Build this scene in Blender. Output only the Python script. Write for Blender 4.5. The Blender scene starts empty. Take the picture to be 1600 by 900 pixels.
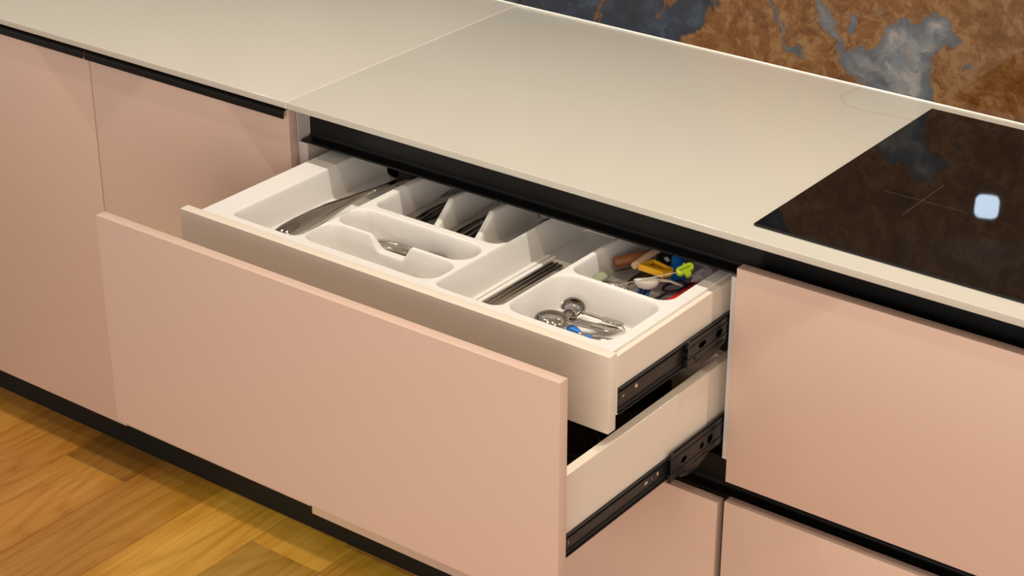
import bpy, bmesh, math, random
import numpy as np
from mathutils import Vector, Matrix
from math import pi, sin, cos

S = bpy.context.scene
C = S.collection
random.seed(7)

# ------------------------------------------------------------------ camera
cd = bpy.data.cameras.new('camera')
cam = bpy.data.objects.new('camera', cd)
C.objects.link(cam)
R_, U_, D_ = (Vector((0.79703489, 0.60393045, -0.00184263)),
              Vector((-0.26766616, 0.35598312, 0.8953384)),
              Vector((-0.54137806, 0.71312273, -0.44538271)))
m = Matrix((R_, U_, -D_)).transposed().to_4x4()
m.translation = Vector((2.2076766, -2.2679378, 2.1200221))
cam.matrix_world = m
cd.sensor_width = 36.0
cd.lens = 3040.88 / 1600 * 36.0
cd.clip_start = 0.05
S.camera = cam

# ------------------------------------------------------------------ world, exposure
S.view_settings.view_transform = 'Standard'
S.view_settings.look = 'None'
S.view_settings.gamma = 1.0
S.view_settings.use_curve_mapping = False
S.view_settings.exposure = 0.06
W = bpy.data.worlds.new('world')
S.world = W
W.use_nodes = True
bg = W.node_tree.nodes['Background']
bg.inputs['Color'].default_value = (1.0, 0.97, 0.96, 1)
bg.inputs['Strength'].default_value = 0.52

# light rows: (x, y, power W, colour, aim x, aim y, spot size deg)
ROW_A = [(-2.3, -0.022, 0.6), (-1.15, -0.022, 0.5), (0.0, -0.022, 1.0), (1.15, -0.022, 1.0), (2.3, -0.022, 1.0)]
ROW_B = [(-1.75, -0.42, 0.4), (-0.6, -0.42, 0.5), (0.6, -0.42, 1.0), (1.75, -0.42, 1.0)]
POW_A, COL_A = 41.0, (1.0, 0.93, 0.82)
POW_B, COL_B = 12.5, (1.0, 0.86, 0.66)
# fill light added out of view, behind the camera, to brighten the cabinet fronts
wl_ = bpy.data.lights.new('front_fill', 'AREA')
wl_.shape = 'RECTANGLE'; wl_.size = 2.6; wl_.size_y = 1.5
wl_.energy = 84.0; wl_.color = (1.0, 0.90, 0.79)
wo_ = bpy.data.objects.new('front_fill', wl_); C.objects.link(wo_)
wo_.location = (2.4, -3.9, 1.40); wo_.rotation_euler = (pi / 2, 0, 0)
POW_G, COL_G = 75.0, (0.72, 1.0, 0.12)
LAMP_Z = 2.60
CEIL = 2.76

# ------------------------------------------------------------------ materials
def mat(name, col, rough=0.5, metal=0.0, spec=0.5, coat=0.0, bump=None, vary=None, emit=None, trans=0.0, ior=None, alpha=1.0):
    M = bpy.data.materials.new(name)
    M.use_nodes = True
    nt = M.node_tree
    b = nt.nodes['Principled BSDF']
    b.inputs['Base Color'].default_value = (*col, 1)
    b.inputs['Roughness'].default_value = rough
    b.inputs['Metallic'].default_value = metal
    b.inputs['Specular IOR Level'].default_value = spec
    b.inputs['Coat Weight'].default_value = coat
    b.inputs['Coat Roughness'].default_value = 0.05
    b.inputs['Transmission Weight'].default_value = trans
    if ior: b.inputs['IOR'].default_value = ior
    b.inputs['Alpha'].default_value = alpha
    if emit:
        b.inputs['Emission Color'].default_value = (*emit[0], 1)
        b.inputs['Emission Strength'].default_value = emit[1]
    if vary:                                        # (scale, amount)
        tc = nt.nodes.new('ShaderNodeTexCoord')
        n = nt.nodes.new('ShaderNodeTexNoise')
        n.inputs['Scale'].default_value = vary[0]
        n.inputs['Detail'].default_value = 4
        nt.links.new(tc.outputs['Object'], n.inputs['Vector'])
        mx = nt.nodes.new('ShaderNodeMix'); mx.data_type = 'RGBA'
        mx.inputs[6].default_value = (*[c * (1 - vary[1]) for c in col], 1)
        mx.inputs[7].default_value = (*[min(1, c * (1 + vary[1])) for c in col], 1)
        nt.links.new(n.outputs['Fac'], mx.inputs[0])
        nt.links.new(mx.outputs[2], b.inputs['Base Color'])
    if bump:                                        # (scale, strength)
        tc = nt.nodes.new('ShaderNodeTexCoord')
        n = nt.nodes.new('ShaderNodeTexNoise')
        n.inputs['Scale'].default_value = bump[0]
        n.inputs['Detail'].default_value = 3
        nt.links.new(tc.outputs['Object'], n.inputs['Vector'])
        bp = nt.nodes.new('ShaderNodeBump')
        bp.inputs['Strength'].default_value = bump[1]
        bp.inputs['Distance'].default_value = 0.001
        nt.links.new(n.outputs['Fac'], bp.inputs['Height'])
        nt.links.new(bp.outputs['Normal'], b.inputs['Normal'])
    return M

PINK = mat('pink_beige_lacquer', (0.655, 0.468, 0.372), 0.36, vary=(1.5, 0.02), bump=(900, 0.05))
WHITE = mat('cream_board', (0.78, 0.685, 0.57), 0.42, vary=(3, 0.015))
CARC = mat('grey_white_board', (0.62, 0.56, 0.52), 0.5, vary=(3, 0.02))
TRAYM = mat('white_tray_plastic', (0.80, 0.765, 0.72), 0.25, vary=(4, 0.01))
BLACK = mat('black_anodised', (0.005, 0.005, 0.005), 0.36, spec=0.25, vary=(30, 0.2))
PLIN = mat('black_plinth_board', (0.008, 0.008, 0.006), 0.5, spec=0.3, vary=(8, 0.2))
STEELB = mat('black_zinc_steel', (0.013, 0.013, 0.014), 0.30, spec=0.45, vary=(60, 0.25))
CHROME = mat('polished_steel', (0.54, 0.515, 0.475), 0.07, metal=1.0, vary=(40, 0.05))
LADLE = mat('mirror_steel', (0.42, 0.40, 0.36), 0.045, metal=1.0, vary=(40, 0.05))
CUTL = mat('cutlery_steel', (0.52, 0.49, 0.45), 0.16, metal=1.0, vary=(40, 0.05))
DARKST = mat('dark_stick_steel', (0.36, 0.31, 0.26), 0.24, metal=1.0, vary=(40, 0.1))
SCREW = mat('zinc_screw', (0.75, 0.65, 0.55), 0.3, metal=1.0, vary=(200, 0.1))
GLASSK = mat('black_hob_glass', (0.006, 0.006, 0.006), 0.015, spec=0.40, vary=(10, 0.1))
MARK = mat('grey_hob_print', (0.055, 0.05, 0.042), 0.3, vary=(100, 0.1))
SEAL = mat('pale_joint_filler', (0.88, 0.85, 0.79), 0.35, vary=(50, 0.02))
CEILM = mat('ceiling_paint', (0.55, 0.52, 0.48), 0.8, vary=(2, 0.02))
WALLM = mat('wall_paint', (0.50, 0.46, 0.42), 0.7, vary=(2, 0.03))
LAMPB = mat('lamp_black', (0.02, 0.02, 0.02), 0.4, vary=(20, 0.1))
PAN = mat('dark_pan_coating', (0.022, 0.018, 0.012), 0.22, vary=(30, 0.25))
WOODB = mat('brown_handle_wood', (0.27, 0.095, 0.03), 0.45, vary=(60, 0.35))
WOODL = mat('pale_stick_wood', (0.52, 0.34, 0.20), 0.6, vary=(60, 0.15))
YEL = mat('yellow_plastic', (0.85, 0.43, 0.01), 0.35, vary=(20, 0.05))
BLUE = mat('blue_plastic', (0.008, 0.16, 0.58), 0.35, vary=(20, 0.08))
LIME = mat('lime_plastic', (0.52, 0.72, 0.02), 0.4, vary=(20, 0.05))
RED = mat('red_plastic', (0.55, 0.008, 0.012), 0.35, vary=(20, 0.1))
PURP = mat('dark_purple_plastic', (0.030, 0.010, 0.026), 0.25, vary=(30, 0.2))
BLKP = mat('black_plastic', (0.012, 0.012, 0.014), 0.3, vary=(30, 0.2))
WHP = mat('white_ceramic', (0.78, 0.70, 0.60), 0.25, vary=(20, 0.02))
GRYP = mat('grey_plastic', (0.35, 0.33, 0.31), 0.4, vary=(30, 0.1))
CLEARG = mat('clear_green_plastic', (0.50, 0.52, 0.34), 0.2, trans=0.35, vary=(30, 0.1))
BAGM = mat('clear_purple_bag', (0.80, 0.68, 0.75), 0.12, trans=0.45, vary=(60, 0.3))

def lamp_mat(name, col, st):
    return mat(name, (0.8, 0.8, 0.8), 0.5, emit=(col, st))
LAMP_A = lamp_mat('lamp_face_warm', (1.0, 0.87, 0.72), 30)
LAMP_BL = lamp_mat('lamp_face_daylight', (0.66, 0.82, 1.0), 150)
LAMP_G = lamp_mat('lamp_face_green', (0.80, 1.0, 0.30), 30)

class NT:
    """small helper to write node maths"""
    def __init__(s, M):
        s.t = M.node_tree; s.l = s.t.links
    def n(s, kind, **k):
        x = s.t.nodes.new(kind)
        for a, b in k.items(): setattr(x, a, b)
        return x
    def put(s, sock, v):
        if isinstance(v, (int, float)): sock.default_value = v
        elif isinstance(v, (tuple, list)):
            sock.default_value = (*v, 1) if len(sock.default_value) == 4 and len(v) == 3 else v
        else: s.l.new(v, sock)
    def m(s, op, a, b=0.0, clamp=False):
        x = s.n('ShaderNodeMath', operation=op, use_clamp=clamp)
        s.put(x.inputs[0], a); s.put(x.inputs[1], b)
        return x.outputs[0]
    def vm(s, op, a, b=(0, 0, 0)):
        x = s.n('ShaderNodeVectorMath', operation=op)
        s.put(x.inputs[0], a)
        if op == 'SCALE': s.put(x.inputs[3], b)
        else: s.put(x.inputs[1], b)
        return x.outputs['Value'] if op in ('LENGTH', 'DOT_PRODUCT', 'DISTANCE') else x.outputs[0]
    def noise(s, vec, scale, detail=5, rough=0.55, dist=0.0):
        x = s.n('ShaderNodeTexNoise')
        s.put(x.inputs['Vector'], vec)
        x.inputs['Scale'].default_value = scale
        x.inputs['Detail'].default_value = detail
        x.inputs['Roughness'].default_value = rough
        x.inputs['Distortion'].default_value = dist
        return x
    def ramp(s, f, stops):
        x = s.n('ShaderNodeValToRGB')
        e = x.color_ramp.elements
        while len(e) < len(stops): e.new(0.5)
        for i, (p, c) in enumerate(stops):
            e[i].position = p; e[i].color = (*c, 1)
        s.put(x.inputs[0], f)
        return x.outputs[0]
    def mix(s, f, a, b):
        x = s.n('ShaderNodeMix', data_type='RGBA')
        s.put(x.inputs[0], f); s.put(x.inputs[6], a); s.put(x.inputs[7], b)
        return x.outputs[2]
    def smooth(s, v, a, b):
        x = s.n('ShaderNodeMapRange', interpolation_type='SMOOTHSTEP')
        s.put(x.inputs[0], v)
        x.inputs[1].default_value = a; x.inputs[2].default_value = b
        return x.outputs[0]
    def capsule(s, p, a, b, r):
        """signed distance of p to a capsule from a to b (vectors)"""
        A, B = Vector(a), Vector(b)
        ba = B - A
        pa = s.vm('SUBTRACT', p, tuple(A))
        d = max(ba.dot(ba), 1e-8)
        h = s.m('MULTIPLY', s.vm('DOT_PRODUCT', pa, tuple(ba)), 1.0 / d, True)
        q = s.vm('SUBTRACT', pa, s.vm('SCALE', tuple(ba), h))
        return s.m('SUBTRACT', s.vm('LENGTH', q), r)
    def union(s, ds, k=0.012):
        o = ds[0]
        for d in ds[1:]:
            x = s.n('ShaderNodeMath', operation='SMOOTH_MIN')
            s.put(x.inputs[0], o); s.put(x.inputs[1], d); x.inputs[2].default_value = k
            o = x.outputs[0]
        return o

def wood_floor():
    M = mat('oak_plank', (0.5, 0.25, 0.08), 0.34)
    N = NT(M); b = M.node_tree.nodes['Principled BSDF']
    tc = N.n('ShaderNodeTexCoord'); oi = N.n('ShaderNodeObjectInfo')
    off = N.vm('SCALE', (3.7, 9.1, 5.3), oi.outputs['Random'])
    p = N.vm('ADD', tc.outputs['Object'], off)
    ps = N.vm('MULTIPLY', p, (1.0, 0.16, 1.0))
    w = N.noise(ps, 3.2, 2, 0.5)
    # contour lines of a slow field = flame figure of plain-sawn oak
    field = N.m('ADD', N.m('MULTIPLY', w.outputs['Fac'], 26.0), 0.0)
    rings = N.m('ABSOLUTE', N.m('SINE', N.m('MULTIPLY', field, 3.1)))
    ringc = N.m('POWER', rings, 0.6)
    fine = N.noise(N.vm('MULTIPLY', p, (1.0, 0.045, 1.0)), 120, 4, 0.65)
    streak = N.noise(N.vm('MULTIPLY', p, (1.0, 0.09, 1.0)), 14, 4, 0.6)
    f = N.m('ADD', N.m('MULTIPLY', ringc, 0.17), N.m('ADD', N.m('MULTIPLY', fine.outputs['Fac'], 0.55), N.m('MULTIPLY', streak.outputs['Fac'], 0.50)))
    col = N.ramp(f, [(0.28, (0.23, 0.080, 0.008)), (0.58, (0.39, 0.165, 0.020)), (0.88, (0.52, 0.26, 0.05))])
    mul = N.n('ShaderNodeMix', data_type='RGBA', blend_type='MULTIPLY')
    mul.inputs[0].default_value = 1.0
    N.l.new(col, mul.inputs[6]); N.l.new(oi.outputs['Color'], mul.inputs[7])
    N.l.new(mul.outputs[2], b.inputs['Base Color'])
    bp = N.n('ShaderNodeBump'); bp.inputs['Strength'].default_value = 0.12; bp.inputs['Distance'].default_value = 0.001
    N.l.new(fine.outputs['Fac'], bp.inputs['Height']); N.l.new(bp.outputs['Normal'], b.inputs['Normal'])
    return M
OAK = wood_floor()

def marble():
    M = mat('rust_and_slate_stone', (0.2, 0.1, 0.05), 0.015, spec=0.5)
    N = NT(M); b = M.node_tree.nodes['Principled BSDF']
    tc = N.n('ShaderNodeTexCoord')
    P0 = N.vm('MULTIPLY', tc.outputs['Object'], (1, 0, 1))
    wn = N.noise(P0, 9, 6, 0.6)
    wv = N.vm('SCALE', N.vm('SUBTRACT', wn.outputs['Color'], (0.5, 0.5, 0.5)), 0.085)
    wn2 = N.noise(P0, 38, 6, 0.7)
    wv2 = N.vm('SCALE', N.vm('SUBTRACT', wn2.outputs['Color'], (0.5, 0.5, 0.5)), 0.030)
    P = N.vm('MULTIPLY', N.vm('ADD', P0, N.vm('ADD', wv, wv2)), (1, 0, 1))
    def cp(a, c, r): return N.capsule(P, (a[0], 0, a[1]), (c[0], 0, c[1]), r)
    # rust field: right of a slanting edge, with a lobe reaching left near the top
    sx = N.n('ShaderNodeSeparateXYZ'); N.l.new(P, sx.inputs[0])
    X, Z = sx.outputs[0], sx.outputs[2]
    half = N.m('ADD', N.m('MULTIPLY', N.m('SUBTRACT', X, 0.395), -0.70), N.m('MULTIPLY', N.m('SUBTRACT', Z, 0.925), 0.55))
    lobe = N.union([half, cp((0.46, 0.985), (0.56, 0.975), 0.022), cp((0.36, 1.005), (0.40, 1.03), 0.012), cp((0.45, 1.03), (0.50, 1.06), 0.01)])
    vein = N.union([cp((0.200, 0.915), (0.222, 0.985), 0.0022), cp((0.222, 0.985), (0.30, 1.08), 0.003), cp((0.213, 0.915), (0.219, 0.975), 0.0015), cp((0.340, 0.965), (0.365, 1.01), 0.0012)], 0.001)
    rust = N.union([lobe, vein], 0.004)
    # slate patch cut into the rust
    patch = N.union([cp((0.845, 0.945), (0.835, 1.005), 0.046), cp((0.845, 0.985), (0.897, 1.050), 0.026), cp((0.790, 0.985), (0.845, 1.020), 0.016),
                     cp((0.80, 0.925), (0.885, 0.905), 0.022), cp((0.752, 0.976), (0.81, 0.965), 0.017), cp((0.905, 1.055), (0.93, 1.045), 0.010)], 0.02)
    chan = N.union([cp((0.665, 1.06), (0.690, 1.02), 0.010), cp((0.690, 1.02), (0.735, 0.965), 0.006), cp((0.730, 1.02), (0.734, 1.035), 0.008), cp((0.735, 0.965), (0.80, 0.93), 0.012),
                    cp((0.562, 1.055), (0.588, 1.005), 0.0035), cp((0.588, 1.005), (0.625, 0.965), 0.002), cp((0.628, 0.968), (0.655, 0.962), 0.006),
                    cp((0.955, 1.005), (0.965, 1.006), 0.004)], 0.006)
    spots = N.m('SUBTRACT', 0.735, N.noise(P0, 15, 5, 0.62, 0.6).outputs['Fac'])
    slate = N.union([patch, chan], 0.008)
    slate = N.m('MINIMUM', slate, N.m('MULTIPLY', spots, 0.35))
    # farther up and to the sides the field breaks up by noise alone
    far = N.noise(P0, 2.6, 5, 0.6, 0.8)
    rmask = N.smooth(rust, 0.003, -0.003)
    smask = N.smooth(slate, 0.004, -0.003)
    rust_n = N.noise(P, 13, 7, 0.66, 2.2)
    rust_f = N.noise(P, 70, 4, 0.6, 1.0)
    rf = N.m('ADD', N.m('MULTIPLY', rust_n.outputs['Fac'], 0.8), N.m('MULTIPLY', rust_f.outputs['Fac'], 0.2))
    rustc = N.ramp(rf, [(0.30, (0.0600, 0.0200, 0.0045)), (0.43, (0.1110, 0.0400, 0.0075)), (0.52, (0.1500, 0.0617, 0.0150)), (0.60, (0.2160, 0.1117, 0.0488)), (0.67, (0.1440, 0.0617, 0.0165)), (0.78, (0.1980, 0.0941, 0.0338))])
    rim = N.smooth(N.m('ABSOLUTE', N.m('SUBTRACT', slate, 0.008)), 0.012, 0.0)
    rustc = N.mix(N.m('MULTIPLY', N.m('MULTIPLY', rim, 0.75), N.smooth(rust_f.outputs['Fac'], 0.40, 0.62)), rustc, (0.225, 0.125, 0.052))
    sl_n = N.noise(P, 20, 7, 0.65, 0.7)
    slc = N.ramp(sl_n.outputs['Fac'], [(0.30, (0.0370, 0.0429, 0.0518)), (0.43, (0.1110, 0.1258, 0.1480)), (0.54, (0.1850, 0.1850, 0.1887)), (0.64, (0.2960, 0.2664, 0.2442)), (0.72, (0.2368, 0.1480, 0.0888)), (0.8, (0.1850, 0.1628, 0.1480))])
    edge = N.smooth(slate, -0.028, 0.0)
    slc = N.mix(N.m('MULTIPLY', edge, 0.75), slc, (0.055, 0.064, 0.078))
    dk_n = N.noise(P, 16, 6, 0.6, 0.3)
    dkc = N.ramp(dk_n.outputs['Fac'], [(0.35, (0.0135, 0.0158, 0.0235)), (0.52, (0.0203, 0.0285, 0.0487)), (0.72, (0.0574, 0.0788, 0.1092))])
    left = N.smooth(X, 0.03, 0.0)
    dkc = N.mix(N.m('MULTIPLY', N.smooth(far.outputs['Fac'], 0.35, 0.6), N.m('MULTIPLY', left, 0.9)), dkc, (0.12, 0.14, 0.15))
    swirl = N.smooth(N.m('ABSOLUTE', N.m('SINE', N.m('MULTIPLY', rust_n.outputs['Fac'], 55.0))), 0.28, 0.0)
    rustc = N.mix(N.m('MULTIPLY', swirl, N.m('MULTIPLY', rust_f.outputs['Fac'], 0.75)), rustc, (0.27, 0.155, 0.07))
    speck = N.smooth(N.noise(P, 60, 3, 0.6).outputs['Fac'], 0.64, 0.70)
    slc = N.mix(N.m('MULTIPLY', speck, 0.8), slc, (0.025, 0.028, 0.034))
    streak = N.smooth(N.noise(P, 26, 5, 0.6, 1.2).outputs['Fac'], 0.60, 0.68)
    slc = N.mix(N.m('MULTIPLY', streak, 0.55), slc, (0.24, 0.14, 0.08))
    c = N.mix(rmask, dkc, N.mix(smask, rustc, slc))
    N.l.new(c, b.inputs['Base Color'])
    return M
STONE = marble()

def worktop_mat():
    M = mat('beige_quartz', (0.72, 0.62, 0.48), 0.17, spec=0.5)
    N = NT(M); b = M.node_tree.nodes['Principled BSDF']
    tc = N.n('ShaderNodeTexCoord')
    P0 = tc.outputs['Object']
    wn = N.noise(P0, 14, 2)
    P = N.vm('ADD', P0, N.vm('SCALE', N.vm('SUBTRACT', wn.outputs['Color'], (0.5, 0.5, 0.5)), 0.012))
    n1 = N.noise(P0, 2.0, 4)
    base = N.mix(n1.outputs['Fac'], (0.575, 0.535, 0.458), (0.60, 0.565, 0.488))
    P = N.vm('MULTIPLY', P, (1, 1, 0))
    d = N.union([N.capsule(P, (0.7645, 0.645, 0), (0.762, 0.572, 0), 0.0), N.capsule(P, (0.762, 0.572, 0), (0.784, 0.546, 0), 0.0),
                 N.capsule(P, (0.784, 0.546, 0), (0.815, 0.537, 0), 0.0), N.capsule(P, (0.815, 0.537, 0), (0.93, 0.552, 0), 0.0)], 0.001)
    v = N.m('MULTIPLY', N.smooth(d, 0.0065, 0.001), 0.30)  # faint rounded outline of shade painted into the stone colour
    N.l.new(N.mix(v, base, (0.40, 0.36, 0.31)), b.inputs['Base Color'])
    return M
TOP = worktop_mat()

# ------------------------------------------------------------------ mesh helpers
def box(bm, x0, x1, y0, y1, z0, z1, bevel=0.0, seg=2):
    t = bmesh.new()
    vs = [t.verts.new((x, y, z)) for x in (x0, x1) for y in (y0, y1) for z in (z0, z1)]
    for f in ((0, 1, 3, 2), (4, 6, 7, 5), (0, 4, 5, 1), (2, 3, 7, 6), (0, 2, 6, 4), (1, 5, 7, 3)):
        t.faces.new([vs[i] for i in f])
    if bevel:
        bmesh.ops.bevel(t, geom=t.edges[:], offset=bevel, segments=seg, profile=0.6, affect='EDGES')
    merge(bm, t)

def merge(bm, t, mtx=None):
    if mtx is not None: bmesh.ops.transform(t, matrix=mtx, verts=t.verts[:])
    bmesh.ops.recalc_face_normals(t, faces=t.faces[:])
    me = bpy.data.meshes.new('tmp'); t.to_mesh(me); t.free()
    bm.from_mesh(me); bpy.data.meshes.remove(me)

def prism_x(bm, prof, x0, x1):
    """closed (y, z) outline pushed along x"""
    t = bmesh.new()
    a = [t.verts.new((x0, y, z)) for y, z in prof]
    b = [t.verts.new((x1, y, z)) for y, z in prof]
    n = len(prof)
    for i in range(n): t.faces.new((a[i], a[(i + 1) % n], b[(i + 1) % n], b[i]))
    t.faces.new(a[::-1]); t.faces.new(b)
    bmesh.ops.recalc_face_normals(t, faces=t.faces[:])
    merge(bm, t)

def thick_line(pts, th):
    """offset an open (y, z) path into a closed outline of thickness th"""
    L, R = [], []
    for i, p in enumerate(pts):
        a = Vector(pts[max(i - 1, 0)]); b = Vector(pts[min(i + 1, len(pts) - 1)])
        d = (b - a).normalized(); n = Vector((-d.y, d.x)) * th / 2
        L.append(tuple(Vector(p) + n)); R.append(tuple(Vector(p) - n))
    return L + R[::-1]

def loft(bm, pts, ws, ts, up=(0, 0, 1), seg=12, power=2.0, cap=True):
    """sweep a super-ellipse (half width w, half thickness t) along pts"""
    t = bmesh.new(); rings = []
    up = Vector(up)
    P = [Vector(p) for p in pts]
    for i, p in enumerate(P):
        d = (P[min(i + 1, len(P) - 1)] - P[max(i - 1, 0)]).normalized()
        s = d.cross(up).normalized(); u = s.cross(d).normalized()
        ring = []
        for k in range(seg):
            a = 2 * pi * k / seg
            ca, sa = cos(a), sin(a)
            cx = math.copysign(abs(ca) ** (2 / power), ca); sy = math.copysign(abs(sa) ** (2 / power), sa)
            ring.append(t.verts.new(p + s * ws[i] * cx + u * ts[i] * sy))
        rings.append(ring)
    for a, b in zip(rings, rings[1:]):
        for k in range(seg): t.faces.new((a[k], a[(k + 1) % seg], b[(k + 1) % seg], b[k]))
    if cap:
        t.faces.new(rings[0][::-1]); t.faces.new(rings[-1])
    merge(bm, t)

def lathe(bm, prof, mtx=Matrix(), seg=32, closed=False):
    """(r, z) profile turned about z, then moved by mtx"""
    t = bmesh.new(); rings = []
    for r, z in prof:
        if r < 1e-6: rings.append([t.verts.new((0, 0, z))])
        else: rings.append([t.verts.new((r * cos(2 * pi * k / seg), r * sin(2 * pi * k / seg), z)) for k in range(seg)])
    pairs = list(zip(rings, rings[1:])) + ([(rings[-1], rings[0])] if closed else [])
    for a, b in pairs:
        for k in range(seg):
            k2 = (k + 1) % seg
            if len(a) == 1 and len(b) == 1: continue
            if len(a) == 1: t.faces.new((a[0], b[k], b[k2]))
            elif len(b) == 1: t.faces.new((a[k], b[0], a[k2]))
            else: t.faces.new((a[k], b[k], b[k2], a[k2]))
    merge(bm, t, mtx)

def plate(bm, outline, holes, x0, x1):
    """plate in the y-z plane with holes, from x0 to x1"""
    t = bmesh.new(); ed = []
    for lp in [outline] + holes:
        vs = [t.verts.new((x0, y, z)) for y, z in lp]
        ed += [t.edges.new((vs[i], vs[(i + 1) % len(vs)])) for i in range(len(vs))]
    bmesh.ops.triangle_fill(t, edges=ed, use_beauty=True)
    g = bmesh.ops.extrude_face_region(t, geom=t.faces[:])
    vs = [e for e in g['geom'] if isinstance(e, bmesh.types.BMVert)]
    bmesh.ops.translate(t, verts=vs, vec=(x1 - x0, 0, 0))
    merge(bm, t)

def slot(cy, cz, a, b, ang=0.0, n=12):
    return [(cy + a * cos(q) * cos(ang) - b * sin(q) * sin(ang), cz + a * cos(q) * sin(ang) + b * sin(q) * cos(ang)) for q in (2 * pi * i / n for i in range(n))]

def basis(origin, zdir, xhint=(1, 0, 0)):
    z = Vector(zdir).normalized(); x = Vector(xhint); x = (x - z * x.dot(z)).normalized(); y = z.cross(x)
    M = Matrix((x, y, z)).transposed().to_4x4(); M.translation = Vector(origin)
    return M

def obj(name, bm, m, parent=None, smooth=None):
    me = bpy.data.meshes.new(name)
    bm.to_mesh(me); bm.free()
    me.materials.append(m)
    if smooth is not None:
        me.polygons.foreach_set('use_smooth', [True] * len(me.polygons))
        me.set_sharp_from_angle(angle=math.radians(smooth))
    o = bpy.data.objects.new(name, me)
    C.objects.link(o)
    if parent is not None:
        o.parent = parent
        # parts are modelled in world coordinates; only a thing's root has an offset
        M = Matrix() if parent.parent is not None else Matrix.Translation(parent.location)
        o.matrix_parent_inverse = M.inverted()
    return o

def part(name, m, parent, fn, *a, smooth=None, **k):
    bm = bmesh.new(); fn(bm, *a, **k)
    return obj(name, bm, m, parent, smooth)

def tag(o, label, cat, group=None):
    o['label'] = label; o['category'] = cat
    if group: o['group'] = group
    return o

def thing(name, label, cat, loc=(0, 0, 0), group=None):
    o = bpy.data.objects.new(name, None)
    o.empty_display_size = 0.05
    C.objects.link(o); o.location = loc
    return tag(o, label, cat, group)

def struct(o):
    o['kind'] = 'structure'
    return o

# ------------------------------------------------------------------ key measures (metres)
H, TC, YC, YB = 0.9248, 0.0122, -0.019, 0.6411      # worktop top, thickness, front edge, wall face
TH = 0.0186                                          # thickness of fronts
ZT, ZB = 0.8618, 0.4901                              # upper fronts
X_L, X_R = -2.06, 1.86

# ------------------------------------------------------------------ setting: floor of planks, wall with stone slabs, ceiling
bm = bmesh.new(); box(bm, -3.2, 3.6, -3.6, YB + 0.012, -0.06, -0.012)
floor = struct(obj('floor', bm, WALLM))
PW, PL = 0.178, 1.2
pm = {}
for k in range(-15, 24):
    xa = -0.642 + k * PW
    if xa > 3.4 or xa + PW < -3.1: continue
    y0 = -0.0545 + (k % 3) * 0.4 - 4 * PL
    for j in range(7):
        ya, yb = y0 + j * PL, y0 + (j + 1) * PL
        ya, yb = max(ya, -3.6), min(yb, YB)
        if yb - ya < 0.05: continue
        ln = round(yb - ya, 3)
        if ln not in pm:
            b = bmesh.new(); box(b, 0.0004, PW - 0.0004, 0.0004, ln - 0.0004, -0.012, 0.0, 0.0007, 1)
            me = bpy.data.meshes.new('plank'); b.to_mesh(me); b.free(); me.materials.append(OAK); pm[ln] = me
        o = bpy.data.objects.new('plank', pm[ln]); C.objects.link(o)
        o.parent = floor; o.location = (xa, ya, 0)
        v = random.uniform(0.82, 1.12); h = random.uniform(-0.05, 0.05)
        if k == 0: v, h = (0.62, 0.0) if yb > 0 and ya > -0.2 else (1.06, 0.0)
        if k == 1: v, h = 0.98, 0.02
        if k == 2: v, h = 1.28, 0.07  # right-hand planks are coloured lighter in place of more lamp light
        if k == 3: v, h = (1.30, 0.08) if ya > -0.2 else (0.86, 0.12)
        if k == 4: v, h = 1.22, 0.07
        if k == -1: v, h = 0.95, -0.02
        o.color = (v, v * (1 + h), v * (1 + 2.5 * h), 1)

bm = bmesh.new(); box(bm, -3.2, 3.6, YB + 0.012, YB + 0.15, -0.06, CEIL)
wall = struct(obj('wall_back', bm, WALLM))
for xa in (-2.3606, -1.1706, 0.0194, 1.2094, 2.3994):
    part('stone_slab', STONE, wall, box, xa + 0.0006, xa + 1.19 - 0.0006, YB, YB + 0.0118, H + 0.0002, 1.62, 0.0006, 1)
bm = bmesh.new(); box(bm, -3.2, 3.6, -3.6, YB + 0.15, CEIL, CEIL + 0.1)
struct(obj('ceiling', bm, CEILM))

# ------------------------------------------------------------------ lamps
def spot_data(name, loc, aim, power, col, size=100, blend=0.6, rad=0.03):
    l = bpy.data.lights.new(name, 'SPOT')
    l.energy = power; l.color = col; l.spot_size = math.radians(size); l.spot_blend = blend; l.shadow_soft_size = rad
    o = bpy.data.objects.new(name, l); C.objects.link(o)
    o.location = loc
    o.rotation_euler = (Vector(aim) - Vector(loc)).to_track_quat('-Z', 'Y').to_euler()
    return o

def ceiling_spot(x, y, aim, power, col, face, label, group, size=110, rad=0.009):
    """round spot head on a short stem under the ceiling"""
    t = thing('ceiling_spotlight', label, 'spotlight', (x, y, CEIL), group)
    d = (Vector(aim) - Vector((x, y, LAMP_Z))).normalized()
    Mx = basis((x, y, LAMP_Z), d)
    part('stem', LAMPB, t, loft, [(x, y, CEIL), (x, y, LAMP_Z - 0.01)], [0.007] * 2, [0.007] * 2, up=(0, 1, 0))
    part('lamp_head', LAMPB, t, lathe, [(0, -0.05), (0.036, -0.05), (0.038, -0.046), (0.038, 0.052), (0.034, 0.052), (0.034, 0.042), (0, 0.042)], Mx, smooth=35)
    part('lamp_face', face, t, lathe, [(0, 0.0435), (0.030, 0.0435), (0.030, 0.0425), (0, 0.0425)], Mx)
    part('canopy', LAMPB, t, lathe, [(0, CEIL), (0.045, CEIL), (0.045, CEIL - 0.02), (0, CEIL - 0.02)], Matrix.Translation((x, y, 0)))
    p = Vector((x, y, LAMP_Z)) + d * 0.075
    l = spot_data('spot_light', p, aim, power, col, size, 0.7, rad)
    return t

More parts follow.
